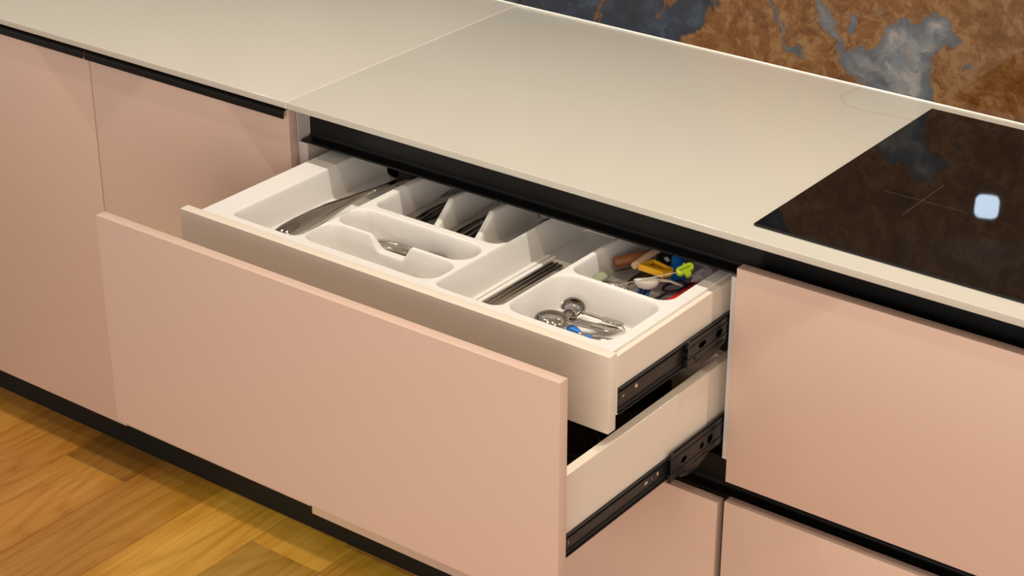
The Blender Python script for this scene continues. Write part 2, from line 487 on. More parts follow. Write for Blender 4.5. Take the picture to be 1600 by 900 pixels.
ORD = ['first', 'second', 'third', 'fourth', 'fifth', 'sixth']
for n_, (x, y, k) in enumerate(ROW_A):
    ceiling_spot(x, y, (x, y, 0), POW_A * k, COL_A, LAMP_A, ORD[n_] + ' black ceiling spotlight from the left, over the worktop edge', 'spotlights over the worktop edge')
for n_, (x, y, k) in enumerate(ROW_B):
    ceiling_spot(x, y, (x, y, 0), POW_B * k, COL_B, LAMP_A, ORD[n_] + ' black ceiling spotlight from the left, out over the floor', 'spotlights out over the floor')
gl = ceiling_spot(-1.35, -1.25, (-0.05, -0.02, 0.0), POW_G, COL_G, LAMP_G, 'black ceiling spotlight with greenish light aimed at the plinth', None, 14, 0.03)
# square daylight lamp, mirrored in the hob by way of the glossy stone wall
LP = Vector((-0.345, -2.69, 2.650)); LD = Vector((0.3475, 0.8494, -0.3963))
t = thing('track_lamp', 'square daylight lamp head hanging from ceiling behind the camera', 'lamp', (LP.x, LP.y, CEIL))
Mx = basis(LP, LD, (0.93, -0.38, 0))
def rounded_slab(bm, w, h, r, z0, z1, mtx, n=6):
    tt = bmesh.new(); pts = []
    for cx, cy, a0 in ((w - r, h - r, 0), (-(w - r), h - r, pi / 2), (-(w - r), -(h - r), pi), (w - r, -(h - r), 1.5 * pi)):
        for i in range(n + 1):
            a = a0 + pi / 2 * i / n; pts.append((cx + r * cos(a), cy + r * sin(a)))
    a = [tt.verts.new((x, y, z0)) for x, y in pts]; b = [tt.verts.new((x, y, z1)) for x, y in pts]
    k = len(pts)
    for i in range(k): tt.faces.new((a[i], a[(i + 1) % k], b[(i + 1) % k], b[i]))
    tt.faces.new(a[::-1]); tt.faces.new(b)
    merge(bm, tt, mtx)
part('lamp_head', LAMPB, t, rounded_slab, 0.056, 0.056, 0.02, -0.05, -0.001, Mx)
part('lamp_face', LAMP_BL, t, rounded_slab, 0.0430, 0.0430, 0.024, 0.0, 0.002, Mx)
part('stem', LAMPB, t, loft, [(LP.x, LP.y, CEIL), tuple(LP - LD * 0.03)], [0.008] * 2, [0.008] * 2, up=(0, 1, 0))

# ------------------------------------------------------------------ worktop
GX0, GX1 = 0.0140, 0.0156
def worktop(name, x0, x1, label):
    t = thing(name, label, 'worktop', ((x0 + x1) / 2, 0.3, H - TC))
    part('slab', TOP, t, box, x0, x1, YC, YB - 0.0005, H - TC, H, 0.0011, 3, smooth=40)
    part('seal_strip', SEAL, t, prism_x, [(YB - 0.0026, H), (YB - 0.0003, H), (YB - 0.0003, H + 0.0016), (YB - 0.0012, H + 0.0014)], x0, x1)
    return t
wl = worktop('worktop', X_L, GX0, 'beige stone worktop piece over the door cabinets, left of the joint')
wr = worktop('worktop', GX1, X_R, 'beige stone worktop piece over the drawers, carrying the hob')
part('joint_filler', SEAL, wl, box, GX0, GX1, YC - 0.0001, YB - 0.0006, H - TC, H - 0.0003)

# ------------------------------------------------------------------ hob
HX0, HX1, HY0, HY1 = 0.9153, 1.70, 0.0233, 0.6062
hob = thing('hob', 'black glass hob with a mirror-like top set on the worktop', 'hob', ((HX0 + HX1) / 2, 0.31, H))
part('glass_plate', GLASSK, hob, box, HX0, HX1, HY0, HY1, H + 0.0008, H + 0.0046, 0.0009, 2)
part('gasket', BLACK, hob, box, HX0 + 0.002, HX1 - 0.002, HY0 + 0.002, HY1 - 0.002, H + 0.0001, H + 0.0008)
def cross(bm, cx, cy):
    z0, z1 = H + 0.0046, H + 0.00475
    box(bm, cx - 0.0006, cx + 0.0006, cy - 0.066, cy + 0.074, z0, z1)
    box(bm, cx - 0.062, cx - 0.0007, cy - 0.0005, cy + 0.0005, z0, z1)
    box(bm, cx + 0.0007, cx + 0.070, cy - 0.0005, cy + 0.0005, z0, z1)
for cx, cy in ((1.0767, 0.2455), (1.45, 0.2455), (1.45, 0.47)):
    part('zone_mark', MARK, hob, cross, cx, cy)

# ------------------------------------------------------------------ door cabinets on the left
def handle_prof():
    return thick_line([(0.016, 0.9035), (-0.006, 0.9035), (-0.0095, 0.9030), (-0.0115, 0.9012), (-0.0120, 0.898), (-0.0120, 0.8885)], 0.0018)
def door_cabinet(name, x0, xm, x1, label, split=None):
    t = thing(name, label, 'cabinet', ((x0 + x1) / 2, 0.3, 0))
    a, b = x0 - 0.0005, x1 + 0.0002
    for s0, s1 in ((a, a + 0.018), (b - 0.018, b)):
        part('side_panel', CARC, t, box, s0, s1, 0.0207, 0.60, 0.10, H - TC, 0.0004, 1)
    part('bottom_panel', CARC, t, box, a + 0.018, b - 0.018, 0.0207, 0.60, 0.10, 0.118)
    part('back_panel', CARC, t, box, a + 0.018, b - 0.018, 0.59, 0.60, 0.118, H - TC)
    part('shelf', CARC, t, box, a + 0.018, b - 0.018, 0.04, 0.585, 0.49, 0.508)
    for d0, d1, zb in ((x0 + 0.0005, xm - 0.0014, 0.0904), (xm + 0.0014, x1, 0.0935)):
        d = part('door', PINK, t, box, d0, d1, 0.0, TH, zb, 0.9025, 0.0008, 2, smooth=40)
        cuts = [d0, d1] if not (split and d0 < split < d1) else [d0, split - 0.0006, split + 0.0006, d1]
        for h0, h1 in zip(cuts[::2], cuts[1::2]):
            part('handle_profile', BLACK, d, prism_x, handle_prof(), h0 + 0.0003, h1 - 0.0008)
    return t
door_cabinet('door_cabinet', -1.0125, -0.5055, 0.0024, 'pink beige two-door cabinet beside the pulled-out drawer', -0.3455)
door_cabinet('door_cabinet', -2.0290, -1.5210, -1.0140, 'pink beige two-door cabinet at the far left end of the row')

# ------------------------------------------------------------------ plinths
for x0, x1, y, lab in ((X_L, 0.0462, 0.050, 'black plinth board under the door cabinets, left of its joint'),
                       (0.0476, X_R, 0.0488, 'black plinth board under the drawers, right of its joint')):
    o = part('plinth', PLIN, None, box, x0, x1, y, y + 0.016, 0.0, 0.0895, 0.0006, 1)
    o.parent = None
    tag(o, lab, 'plinth')

# ------------------------------------------------------------------ finger channels (recessed black profiles)
CX0, CX1 = 0.0095, X_R - 0.03
def arc(cy, cz, r, a0, a1, n=7):
    return [(cy + r * cos(math.radians(a0 + (a1 - a0) * i / n)), cz + r * sin(math.radians(a0 + (a1 - a0) * i / n))) for i in range(n + 1)]
up_path = [(0.0465, H - TC - 0.0004)] + arc(0.0395, 0.8478, 0.007, 0, -90) + [(0.0208, 0.8404)]
o = part('finger_channel', BLACK, None, prism_x, thick_line(up_path, 0.0034), CX0, CX1, smooth=30)
tag(o, 'long black finger channel directly beneath the worktop edge', 'channel')
mid_path = [(0.0215, 0.5165)] + arc(0.0395, 0.5095, 0.007, 90, 0) + arc(0.0395, 0.456, 0.007, 0, -90) + [(0.0215, 0.449)]
o = part('finger_channel', BLACK, None, prism_x, thick_line(mid_path, 0.0026), CX0, CX1, smooth=30)
tag(o, 'long black finger channel midway down, under the pulled-out drawer', 'channel')

# ------------------------------------------------------------------ drawer cabinet
def notched(y0, ztop_notch=True):
    yb, yn = 0.60, 0.0495
    return [(0.075, 0.10), (0.075, 0.4445), (yn, 0.4445), (yn, 0.5205), (y0, 0.5205), (y0, 0.8380), (yn, 0.8380), (yn, H - TC - 0.0003), (yb, H - TC - 0.0003), (yb, 0.10)]
dc = thing('drawer_cabinet', 'pink beige drawer cabinet with its upper front and inner drawer pulled out', 'cabinet', (0.45, 0.3, 0))
PXL, PXR, PXR2 = 0.0245, 0.8885, 0.9018
part('side_panel', CARC, dc, prism_x, notched(0.0205), 0.0038, PXL)
part('side_panel', CARC, dc, prism_x, notched(0.0140), PXR, PXR2)
part('bottom_panel', CARC, dc, box, PXL, PXR, 0.0205, 0.59, 0.10, 0.118)
part('back_panel', CARC, dc, box, PXL, PXR, 0.59, 0.60, 0.10, H - TC - 0.0003)

def slide_rail(bm, y0, y1, zc, hh, x, outward, holes, lip=0.0045):
    """channel rail against a drawer side: web with holes plus two lips; outward = +1 (right side) or -1"""
    w = 0.0012 * outward
    out = [(y0, zc - hh), (y1, zc - hh), (y1, zc + hh), (y0, zc + hh)]
    plate(bm, out, holes, x, x + w)
    a, b = sorted((x, x + lip * outward))
    box(bm, a, b, y0, y1, zc + hh - 0.0012, zc + hh)
    box(bm, a, b, y0, y1, zc - hh, zc - hh + 0.0012)
    # inner ball track steps
    a, b = sorted((x + w, x + (lip - 0.001) * outward))
    box(bm, a, b, y0, y1, zc + hh - 0.008, zc + hh - 0.0066)
    box(bm, a, b, y0, y1, zc - hh + 0.0066, zc - hh + 0.008)

def mid_member(bm, y0, y1, zc, hh, xa, xb, holes):
    """outer telescoping member seen from the side: face with holes, top and bottom returns, bent tab"""
    out = [(y0, zc - hh + 0.004), (y0 + 0.004, zc - hh), (y1, zc - hh), (y1, zc + hh), (y0 + 0.003, zc + hh), (y0, zc + hh - 0.003)]
    plate(bm, out, holes, xb - 0.0012, xb)
    box(bm, xa, xb, y0 + 0.002, y1, zc + hh - 0.0012, zc + hh)
    box(bm, xa, xb, y0 + 0.004, y1, zc - hh, zc - hh + 0.0012)
    box(bm, xb - 0.0002, xb + 0.0012, y0 + 0.006, y1, zc + hh - 0.013, zc + hh - 0.0105)
    box(bm, xb - 0.0002, xb + 0.0012, y0 + 0.006, y1, zc - hh + 0.0105, zc - hh + 0.013)
    # rubber end stop
    box(bm, xa, xb + 0.0015, y0 - 0.003, y0 + 0.006, zc - hh - 0.001, zc - hh + 0.012, 0.0008, 1)
    box(bm, xa, xb + 0.0015, y0 - 0.002, y0 + 0.005, zc + hh - 0.011, zc + hh + 0.0005, 0.0008, 1)

def drawer_box(bm, x0, x1, y0, y1, z0, z1, side=0.0155):
    box(bm, x0, x0 + side, y0, y1, z0, z1 - 0.0015, 0.0005, 1)
    box(bm, x1 - side, x1, y0, y1, z0, z1, 0.0005, 1)
    box(bm, x0 + side, x1 - side, y1 - side, y1, z0, z1 - 0.004)
    box(bm, x0 + side, x1 - side, y0, y1 - side, z0 + 0.004, z0 + 0.010)
    box(bm, x0 + side, x1 - side, y0, y0 + 0.003, z0, z1 - 0.06)

BX0, BX1 = 0.0570, 0.8763
# lower drawer with the tall pink front
DF = -0.4412
low = part('drawer', WHITE, dc, drawer_box, BX0, BX1, DF + TH + 0.0003, 0.06, 0.5490, 0.6840)
low['label'] = 'cream drawer box behind the tall pink front'
part('front_panel', PINK, low, box, 0.0, 0.9, DF, DF + TH, ZB, ZT, 0.0008, 2, smooth=40)['label'] = 'tall pink beige front'
zc = 0.5700
hl = [slot(-0.3835, zc + 0.001, 0.0018, 0.0055), slot(-0.186, zc, 0.0055, 0.003), slot(-0.170, zc, 0.0016, 0.0062), slot(-0.155, zc + 0.001, 0.0045, 0.0042)]
part('slide_rail', STEELB, low, slide_rail, DF + TH + 0.001, 0.05, zc, 0.0180, BX1 + 0.0001, 1, hl)
part('slide_rail', STEELB, low, slide_rail, DF + TH + 0.001, 0.05, zc, 0.0180, BX0 - 0.0001, -1, [])
part('screw', SCREW, low, lathe, [(0, 0.0016), (0.0025, 0.0014), (0.0036, 0.0003), (0.0036, 0)], basis((BX1 + 0.0002, -0.155, zc + 0.001), (1, 0, 0), (0, 1, 0)), seg=14)

# inner drawer with the cream front
IF_ = -0.2878
TH2 = 0.0185
inn = part('drawer', WHITE, dc, drawer_box, BX0, BX1, IF_ + TH2 + 0.0003, 0.215, 0.7250, 0.8207)
inn['label'] = 'inner cream drawer box holding the cutlery tray'
part('front_panel', WHITE, inn, box, 0.0256, 0.8750, IF_, IF_ + TH2, 0.7014, 0.8253, 0.0007, 2, smooth=40)['label'] = 'low cream inner front'
zc = 0.7485
hi = [slot(-0.2535, zc + 0.002, 0.0042, 0.0022, 0.3), slot(-0.2355, zc + 0.0035, 0.0014, 0.006), slot(-0.2215, zc + 0.004, 0.0045, 0.0045)]
part('slide_rail', STEELB, inn, slide_rail, IF_ + TH2 + 0.001, 0.2, zc, 0.0205, BX1 + 0.0001, 1, hi)
part('slide_rail', STEELB, inn, slide_rail, IF_ + TH2 + 0.001, 0.2, zc, 0.0205, BX0 - 0.0001, -1, [])
part('screw', SCREW, inn, lathe, [(0, 0.0016), (0.0025, 0.0014), (0.0038, 0.0003), (0.0038, 0)], basis((BX1 + 0.0002, -0.2205, zc + 0.003), (1, 0, 0), (0, 1, 0)), seg=14)

# telescoping members that stay with the cabinet
for y0, zc, hh, hs in ((-0.098, 0.7513, 0.0207, [slot(-0.058, 0.753, 0.011, 0.0055), slot(-0.010, 0.752, 0.010, 0.007), slot(-0.078, 0.738, 0.003, 0.003)]),
                       (-0.133, 0.5725, 0.0243, [slot(-0.096, 0.571, 0.008, 0.0055), slot(-0.045, 0.571, 0.006, 0.0055), slot(-0.022, 0.572, 0.008, 0.0075)])):
    part('slide_member', STEELB, dc, mid_member, y0, 0.40, zc, hh, BX1 + 0.0052, BX1 + 0.0098, hs)
    part('slide_member', STEELB, dc, box, BX1 + 0.0102, PXR - 0.0001, 0.02, 0.55, zc - 0.0225, zc + 0.0225)
def tab(bm, y0, z0):
    loft(bm, [(BX1 + 0.0085, y0, z0), (BX1 + 0.0095, y0 + 0.02, z0 - 0.003), (BX1 + 0.0105, y0 + 0.045, z0 - 0.002), (BX1 + 0.0108, y0 + 0.075, z0 + 0.004)],
         [0.0008] * 4, [0.004, 0.0075, 0.0075, 0.003], seg=10)
part('slide_tab', STEELB, dc, tab, -0.105, 0.5475)
part('slide_tab', STEELB, dc, tab, -0.072, 0.7290)
# closed bottom drawer
bot = part('drawer', WHITE, dc, drawer_box, BX0, BX1, 0.0205, 0.55, 0.14, 0.36)
bot['label'] = 'closed bottom drawer box'
part('front_panel', PINK, bot, box, 0.0055, 0.8925, 0.0, TH, 0.0790, 0.4459, 0.0008, 2, smooth=40)['label'] = 'pink beige front of the closed bottom drawer'

# ------------------------------------------------------------------ hob cabinet on the right
hc = thing('drawer_cabinet', 'pink beige drawer cabinet beneath the hob, both fronts closed', 'cabinet', (1.35, 0.3, 0))
HCX = 1.8045
for s0, s1 in ((0.9024, 0.9190), (HCX - 0.018, HCX)):
    part('side_panel', CARC, hc, prism_x, notched(0.0205), s0, s1)
part('bottom_panel', CARC, hc, box, 0.9190, HCX - 0.018, 0.0205, 0.59, 0.10, 0.118)
part('back_panel', CARC, hc, box, 0.9190, HCX - 0.018, 0.59, 0.60, 0.10, 0.84)
for zb, zt, b0, b1, lab in ((ZB, ZT, 0.55, 0.70, 'upper pink beige drawer front'), (0.081, 0.4536, 0.14, 0.36, 'lower pink beige drawer front')):
    d = part('drawer', WHITE, hc, drawer_box, 0.945, HCX - 0.04, 0.0495, 0.55, b0, b1)
    part('front_panel', PINK, d, box, 0.9045, HCX, 0.0, TH, zb, zt, 0.0008, 2, smooth=40)['label'] = lab

# ------------------------------------------------------------------ cutlery tray (one moulded piece)
TX0, TX1, TY0, TY1 = 0.0562, 0.8668, IF_ + TH2 + 0.0004, 0.150
TXI, TXJ = 0.0735, 0.8602                         # the body hangs inside the drawer sides, the rim laps over them
ZR, ZF = 0.8246, 0.7722
def sdf_rr(x, y, x0, x1, y0, y1, r):
    cx, cy = (x0 + x1) / 2, (y0 + y1) / 2
    qx, qy = abs(x - cx) - (x1 - x0) / 2 + r, abs(y - cy) - (y1 - y0) / 2 + r
    return math.hypot(max(qx, 0), max(qy, 0)) + min(max(qx, qy), 0) - r
POCKETS = [(0.1075, 0.2495, -0.2525, 0.142, 0.016), (0.2545, 0.5195, -0.2490, -0.1780, 0.026), (0.2530, 0.5190, -0.1690, -0.1055, 0.030),
           (0.2660, 0.5265, -0.0860, 0.142, 0.022), (0.5300, 0.6540, -0.2540, 0.142, 0.018), (0.6605, 0.8465, -0.2515, -0.1035, 0.029),
           (0.6660, 0.8440, -0.0925, 0.142, 0.022)]
TAPER = 0.0085
def ramp01(a): return np.clip(a, 0, 1)
def sm(a):
    a = ramp01(a)
    return a * a * (3 - 2 * a)
def tray_heights(X, Y):
    Z = np.full(X.shape, ZR)
    for i, (x0, x1, y0, y1, r) in enumerate(POCKETS):
        qx = np.abs(X - (x0 + x1) / 2) - (x1 - x0) / 2 + r
        qy = np.abs(Y - (y0 + y1) / 2) - (y1 - y0) / 2 + r
        d = -(np.hypot(np.maximum(qx, 0), np.maximum(qy, 0)) + np.minimum(np.maximum(qx, qy), 0) - r)
        u = ramp01((d + 0.0012) / (TAPER + 0.0012))
        # wall: quick shoulder, straight taper, small foot radius
        w = (u - 0.85) / 0.15
        f = np.where(u <= 0.12, 0.12 * sm(u / 0.12), np.where(u >= 0.85, 0.85 + 0.15 * (1 - (1 - w) ** 2), u))
        z = ZR - (ZR - ZF) * f
        if i == 3:                                   # two blades that divide the rear cutlery pocket
            for cx in (0.3515, 0.4365):
                top = ZF + (ZR - 0.001 - ZF) * ramp01((Y + 0.047) / 0.058)
                top = np.where(Y > 0.122, ZF + (top - ZF) * np.maximum(0, 1 - (Y - 0.122) / 0.006), top)
                hgt = ZF + (top - ZF) * ramp01((0.0105 - np.abs(X - cx)) / 0.0050)
                z = np.where(f > 0.3, np.maximum(z, hgt), z)
        Z = np.minimum(Z, z)
    # finger notch in the wall between the two front cutlery pockets
    w = ramp01((X - 0.336) / 0.024) * ramp01((0.424 - X) / 0.018)
    cut = ZR - (ZR - 0.8005) * sm(w)
    return np.where((Y > -0.190) & (Y < -0.155), np.minimum(Z, cut), Z)
def build_tray():
    step = 0.0012
    nx, ny = int((TX1 - TX0) / step), int((TY1 - TY0) / step)
    X, Y = np.meshgrid(np.linspace(TX0, TX1, nx + 1), np.linspace(TY0, TY1, ny + 1))
    Z = tray_heights(X, Y)
    for _ in range(2):                               # soften the moulded edges
        P = np.pad(Z, 1, mode='edge')
        Z = (P[:-2, 1:-1] + P[2:, 1:-1] + P[1:-1, :-2] + P[1:-1, 2:] + 2 * P[1:-1, 1:-1]) / 6
    vs = [tuple(v) for v in np.stack((X, Y, Z), -1).reshape(-1, 3).tolist()]
    fs = []
    for j in range(ny):
        o = j * (nx + 1)
        for i in range(nx): fs.append((o + i, o + i + 1, o + nx + 2 + i, o + nx + 1 + i))
    # skirt and underside
    rim = list(range(nx + 1)) + [(j + 1) * (nx + 1) - 1 for j in range(1, ny + 1)] + [ny * (nx + 1) + i for i in range(nx - 1, -1, -1)] + [j * (nx + 1) for j in range(ny - 1, 0, -1)]
    base = len(vs)
    n = len(rim)
    rings = [rim]
    for inset, z in ((0, 0.8212), (1, 0.8212), (1, 0.7695)):
        b = len(vs)
        for k in rim:
            x, y = vs[k][0], vs[k][1]
            if inset: x, y = min(max(x, TXI), TXJ), max(y, TY0 + 0.0034)
            vs.append((x, y, z))
        rings.append(list(range(b, b + n)))
    for A, B in zip(rings, rings[1:]):
        for k in range(n): fs.append((A[(k + 1) % n], A[k], B[k], B[(k + 1) % n]))
    fs.append(tuple(reversed(rings[-1])))
    me = bpy.data.meshes.new('cutlery_tray')
    me.from_pydata(vs, [], fs)
    me.materials.append(TRAYM)
    me.polygons.foreach_set('use_smooth', [True] * len(me.polygons))
    me.set_sharp_from_angle(angle=math.radians(60))
    o = bpy.data.objects.new('cutlery_tray', me); C.objects.link(o)
    return tag(o, 'white moulded plastic cutlery tray with many pockets in the inner drawer', 'tray')
build_tray()

# ------------------------------------------------------------------ utensils
def spoon_bowl(bm, c, up, fwd, a, b, depth, th=0.0012, n=20, rings=7):
    """thin shell bowl: half length a along fwd, half width b, hollow towards up"""
    M = basis(c, up, fwd)
    t = bmesh.new(); L = []
    for side in (0, 1):
        k = 1.0 - (th / b if side == 0 else 0)
        for i in range(rings + 1):
            r = 1 - i / rings if side == 0 else i / rings
            rr = sin(r * pi / 2)
            z = -depth * cos(r * pi / 2) * (1 if side == 1 else 1 - th / depth) 
            if side == 0 and False: pass
            L.append([t.verts.new((a * rr * k * cos(2 * pi * q / n), b * rr * k * sin(2 * pi * q / n), z)) if rr > 1e-4 else None for q in range(n)])
    # poles
    for idx in range(len(L)):
        if L[idx][0] is None:
            side = 0 if idx <= rings else 1
            v = t.verts.new((0, 0, -depth * (1 - th / depth) if side == 0 else -depth)); L[idx] = [v]
    order = list(reversed(L[:rings + 1])) + list(reversed(L[rings + 1:]))   # inside pole..rim, outside rim..pole
    for A, B in zip(order, order[1:]):
        for q in range(n):
            q2 = (q + 1) % n
            try:
                if len(A) == 1 and len(B) == 1: continue
                if len(A) == 1: t.faces.new((A[0], B[q], B[q2]))
                elif len(B) == 1: t.faces.new((A[q], B[0], A[q2]))
                else: t.faces.new((A[q], B[q], B[q2], A[q2]))
            except ValueError: pass
    merge(bm, t, M)

def cutlery_handle(bm, p0, p1, lift=0.006, w0=0.0085, w1=0.0035, th=0.0014, n=9):
    p0, p1 = Vector(p0), Vector(p1)
    P, Wd, T = [], [], []
    for i in range(n):
        s = i / (n - 1)
        P.append(p0.lerp(p1, s) + Vector((0, 0, lift * sin(pi * s) * 0.9)))
        e = 1.0 if 0 < i else 0.45
        Wd.append((w0 * (1 - s) + w1 * s) * e); T.append(th * (0.7 if i == 0 else 1))
    loft(bm, P, Wd, T, seg=10, power=2.6)

def spoon(p0, p1, label, group=None, a=0.026, b=0.017, w0=0.0085, m=None, lift=0.006, cat='spoon'):
    m = m or CUTL
    p0, p1 = Vector(p0), Vector(p1)
    t = thing('spoon', label, cat, tuple(p0), group)
    part('handle', m, t, cutlery_handle, p0, p1, lift, w0, smooth=50)
    f = (p1 - p0).normalized()
    part('bowl', m, t, spoon_bowl, p1 + f * (a - 0.003) + Vector((0, 0, 0.002)), (0, 0, 1), f, a, b, 0.007, smooth=60)
    return t
def fork(p0, p1, label, group=None, m=None):
    m = m or CUTL
    p0, p1 = Vector(p0), Vector(p1)
    t = thing('fork', label, 'fork', tuple(p0), group)
    part('handle', m, t, cutlery_handle, p0, p1, 0.006, 0.0085, smooth=50)
    f = (p1 - p0).normalized(); s = f.cross(Vector((0, 0, 1))).normalized()
    def head(bm):
        loft(bm, [p1, p1 + f * 0.012, p1 + f * 0.026], [0.0035, 0.0105, 0.0115], [0.0012] * 3, seg=10, power=3)
        for k in range(4):
            o = s * (k - 1.5) * 0.0062
            loft(bm, [p1 + f * 0.024 + o, p1 + f * 0.05 + o + Vector((0, 0, 0.002)), p1 + f * 0.064 + o + Vector((0, 0, 0.0005))], [0.0018, 0.0016, 0.0006], [0.0011, 0.001, 0.0005], seg=6)
    part('tines', m, t, head, smooth=50)
    return t
def knife(p0, p1, label, group=None):
    p0, p1 = Vector(p0), Vector(p1)
    t = thing('knife', label, 'knife', tuple(p0), group)
    mid = p0.lerp(p1, 0.48)
    part('handle', CUTL, t, cutlery_handle, p0, mid, 0.002, 0.0085, 0.0065, 0.003, smooth=50)
    f = (p1 - p0).normalized()
    part('blade', CUTL, t, loft, [mid, mid + f * 0.02, mid.lerp(p1, 0.6), p1 - f * 0.01, p1], [0.006, 0.0095, 0.0105, 0.008, 0.001], [0.0012, 0.001, 0.0008, 0.0006, 0.0004], seg=8, smooth=50)
    return t

Z0 = ZF + 0.0022
# ladle in the left pocket
t = thing('ladle', 'polished steel ladle with flared handle in the left pocket', 'ladle', (0.17, -0.19, ZF))
LPT = [(0.1640, -0.2290, 0.7795), (0.1665, -0.2170, 0.7830), (0.1700, -0.1950, 0.7870), (0.1735, -0.1660, 0.7895), (0.1775, -0.1350, 0.7930), (0.1825, -0.1030, 0.7975), (0.1885, -0.0760, 0.8015), (0.1970, -0.0480, 0.8060), (0.2080, -0.0230, 0.8105), (0.2190, 0.0020, 0.8150), (0.2230, 0.0250, 0.8170), (0.2200, 0.0420, 0.8150)]
part('handle', LADLE, t, loft, LPT, [0.0060, 0.0125, 0.0160, 0.0170, 0.0162, 0.0138, 0.0100, 0.0068, 0.0052, 0.0046, 0.0046, 0.0065],
     [0.0040, 0.0080, 0.0115, 0.0130, 0.0122, 0.0100, 0.0070, 0.0048, 0.0038, 0.0030, 0.0022, 0.0015], up=(0.45, -0.1, 0.9), seg=18, smooth=60)
part('bowl', LADLE, t, spoon_bowl, (0.1990, 0.0860, 0.8150), (0.10, -0.15, 1), (0, 1, 0), 0.0400, 0.0370, 0.0400, 0.0014, 28, 10, smooth=60)

# teaspoons behind the notch and in the front pocket
for i, (xa, xb, yy, zz) in enumerate(((0.478, 0.330, -0.1340, 0.0), (0.482, 0.335, -0.1440, 0.0035), (0.474, 0.328, -0.1300, 0.0070), (0.480, 0.333, -0.1390, 0.0105), (0.476, 0.330, -0.1470, 0.0140), (0.481, 0.332, -0.1350, 0.0165))):
    spoon((xb - 0.022, yy, Z0 + zz), (xb + 0.085, yy + 0.003 * (i % 2), Z0 + zz + 0.004), ORD[i] + ' steel teaspoon from the bottom of the stack behind the finger notch', 'teaspoons behind the finger notch', 0.021, 0.0135, 0.0065)
t = spoon((0.300, -0.228, Z0 + 0.001), (0.408, -0.190, Z0 + 0.005), 'small steel spoon with its bowl in the foremost pocket', None, 0.021, 0.0140, 0.0060)

# forks, knives and spoons in the three rear pockets: handles run back under the worktop
for i in range(5):
    fork((0.2840 + 0.0085 * i, -0.055 + 0.008 * i, Z0 + 0.0010 + 0.0026 * (i % 3)), (0.2860 + 0.0085 * i, 0.048 + 0.006 * i, Z0 + 0.008 + 0.0026 * (i % 3)), ORD[i] + ' steel fork from the left in the first rear tray pocket', 'forks in the first rear pocket')
for i in range(5):
    knife((0.3740 + 0.0095 * i, -0.052 + 0.009 * (i % 3), Z0 + 0.0012 + 0.0030 * (i % 2)), (0.3760 + 0.0093 * i, 0.128, Z0 + 0.012 + 0.0030 * (i % 2)), ORD[i] + ' steel table knife from the left in the middle rear tray pocket', 'knives in the middle rear pocket')
for i in range(3):
    spoon((0.4780 + 0.012 * i, 0.012 + 0.010 * i, Z0 + 0.0006 + 0.0026 * i), (0.4800 + 0.011 * i, 0.092 + 0.004 * i, Z0 + 0.004 + 0.0024 * i), ORD[i] + ' steel tablespoon from the left in the last rear tray pocket', 'spoons in the last rear pocket', 0.020, 0.014, 0.007)

# chopsticks in the long pocket
def stick(bm, x0, x1, y0, y1, z, r):
    loft(bm, [(x0, y0, z), (x0, y0 + 0.002, z), ((x0 + x1) / 2, (y0 + y1) / 2, z), (x1, y1 - 0.002, z), (x1, y1, z)], [r * 0.5, r * 0.75, r * 0.9, r, r * 0.8], [r * 0.5, r * 0.75, r * 0.9, r, r * 0.8], seg=10, power=3)
for x0, x1, y1, lab in ((0.5708, 0.5722, -0.006, 'dark steel chopstick, leftmost of the three in the long pocket'), (0.5785, 0.5798, -0.004, 'dark steel chopstick in the middle of the three in the long pocket'),
                        (0.5900, 0.5888, -0.006, 'dark steel chopstick, rightmost of the three in the long pocket')):
    o = part('chopstick', DARKST, None, stick, x0, x1, -0.236, y1, ZF + 0.0037, 0.0035, smooth=50); tag(o, lab, 'chopstick')
def flat_stick(bm, x0, x1, y0, y1):
    loft(bm, [(x0, y0, ZF + 0.0018), ((x0 + x1) / 2, (y0 + y1) / 2, ZF + 0.0018), (x1, y1, ZF + 0.0018)], [0.0038, 0.0042, 0.0042], [0.0016] * 3, seg=12, power=3)
for x0, x1, lab in ((0.5485, 0.5475, 'white plastic chopstick against the left wall of the long pocket'), (0.5585, 0.5580, 'white plastic chopstick beside the dark steel ones')):
    o = part('chopstick', TRAYM, None, flat_stick, x0, x1, -0.236, 0.020, smooth=50); tag(o, lab, 'chopstick')

# measuring spoons in the front right pocket
def measuring(c, up, r, depth, end, label, tw=0.0050, a=None):
    c, end = Vector(c), Vector(end)
    t = thing('measuring_spoon', label, 'spoon', tuple(c), None)
    f = (end - c); upv = Vector(up).normalized(); f = (f - upv * f.dot(upv)).normalized()
    part('bowl', CHROME, t, spoon_bowl, c, up, f, a or r, r, depth, 0.0011, 28, 8, smooth=60)
    st = c + f * ((a or r) - 0.001)
    L = end - st
    pts = [st, st + L * 0.10, st + L * 0.48, st + L * 0.54, st + L * 0.92, end]
    part('handle', CHROME, t, loft, pts, [tw * 0.8, tw * 0.75, tw * 0.75, tw * 1.5, tw * 1.5, tw * 0.7], [0.0015] * 6, seg=10, power=3.5, smooth=50)
    def rim(bm):
        lathe(bm, [((1.0 + 0.0010 / r) * r, 0.0004), ((1.0 + 0.0022 / r) * r, 0.0), (1.0 * r, -0.0008), (0.985 * r, 0.0003)], basis(c, up, f) @ Matrix.Diagonal(((a or r) / r, 1, 1, 1)), 28, True)
    part('rim', CHROME, t, rim, smooth=60)
    return t
measuring((0.7075, -0.1400, 0.7925), (0.35, -0.38, 0.86), 0.0165, 0.0135, (0.7900, -0.1270, 0.7830), 'round steel measuring spoon leaning at the back of the front right pocket')
measuring((0.7125, -0.1570, 0.7865), (0.80, -0.30, 0.52), 0.0118, 0.0095, (0.7890, -0.1390, 0.7800), 'smallest steel measuring spoon lying between the two larger ones')
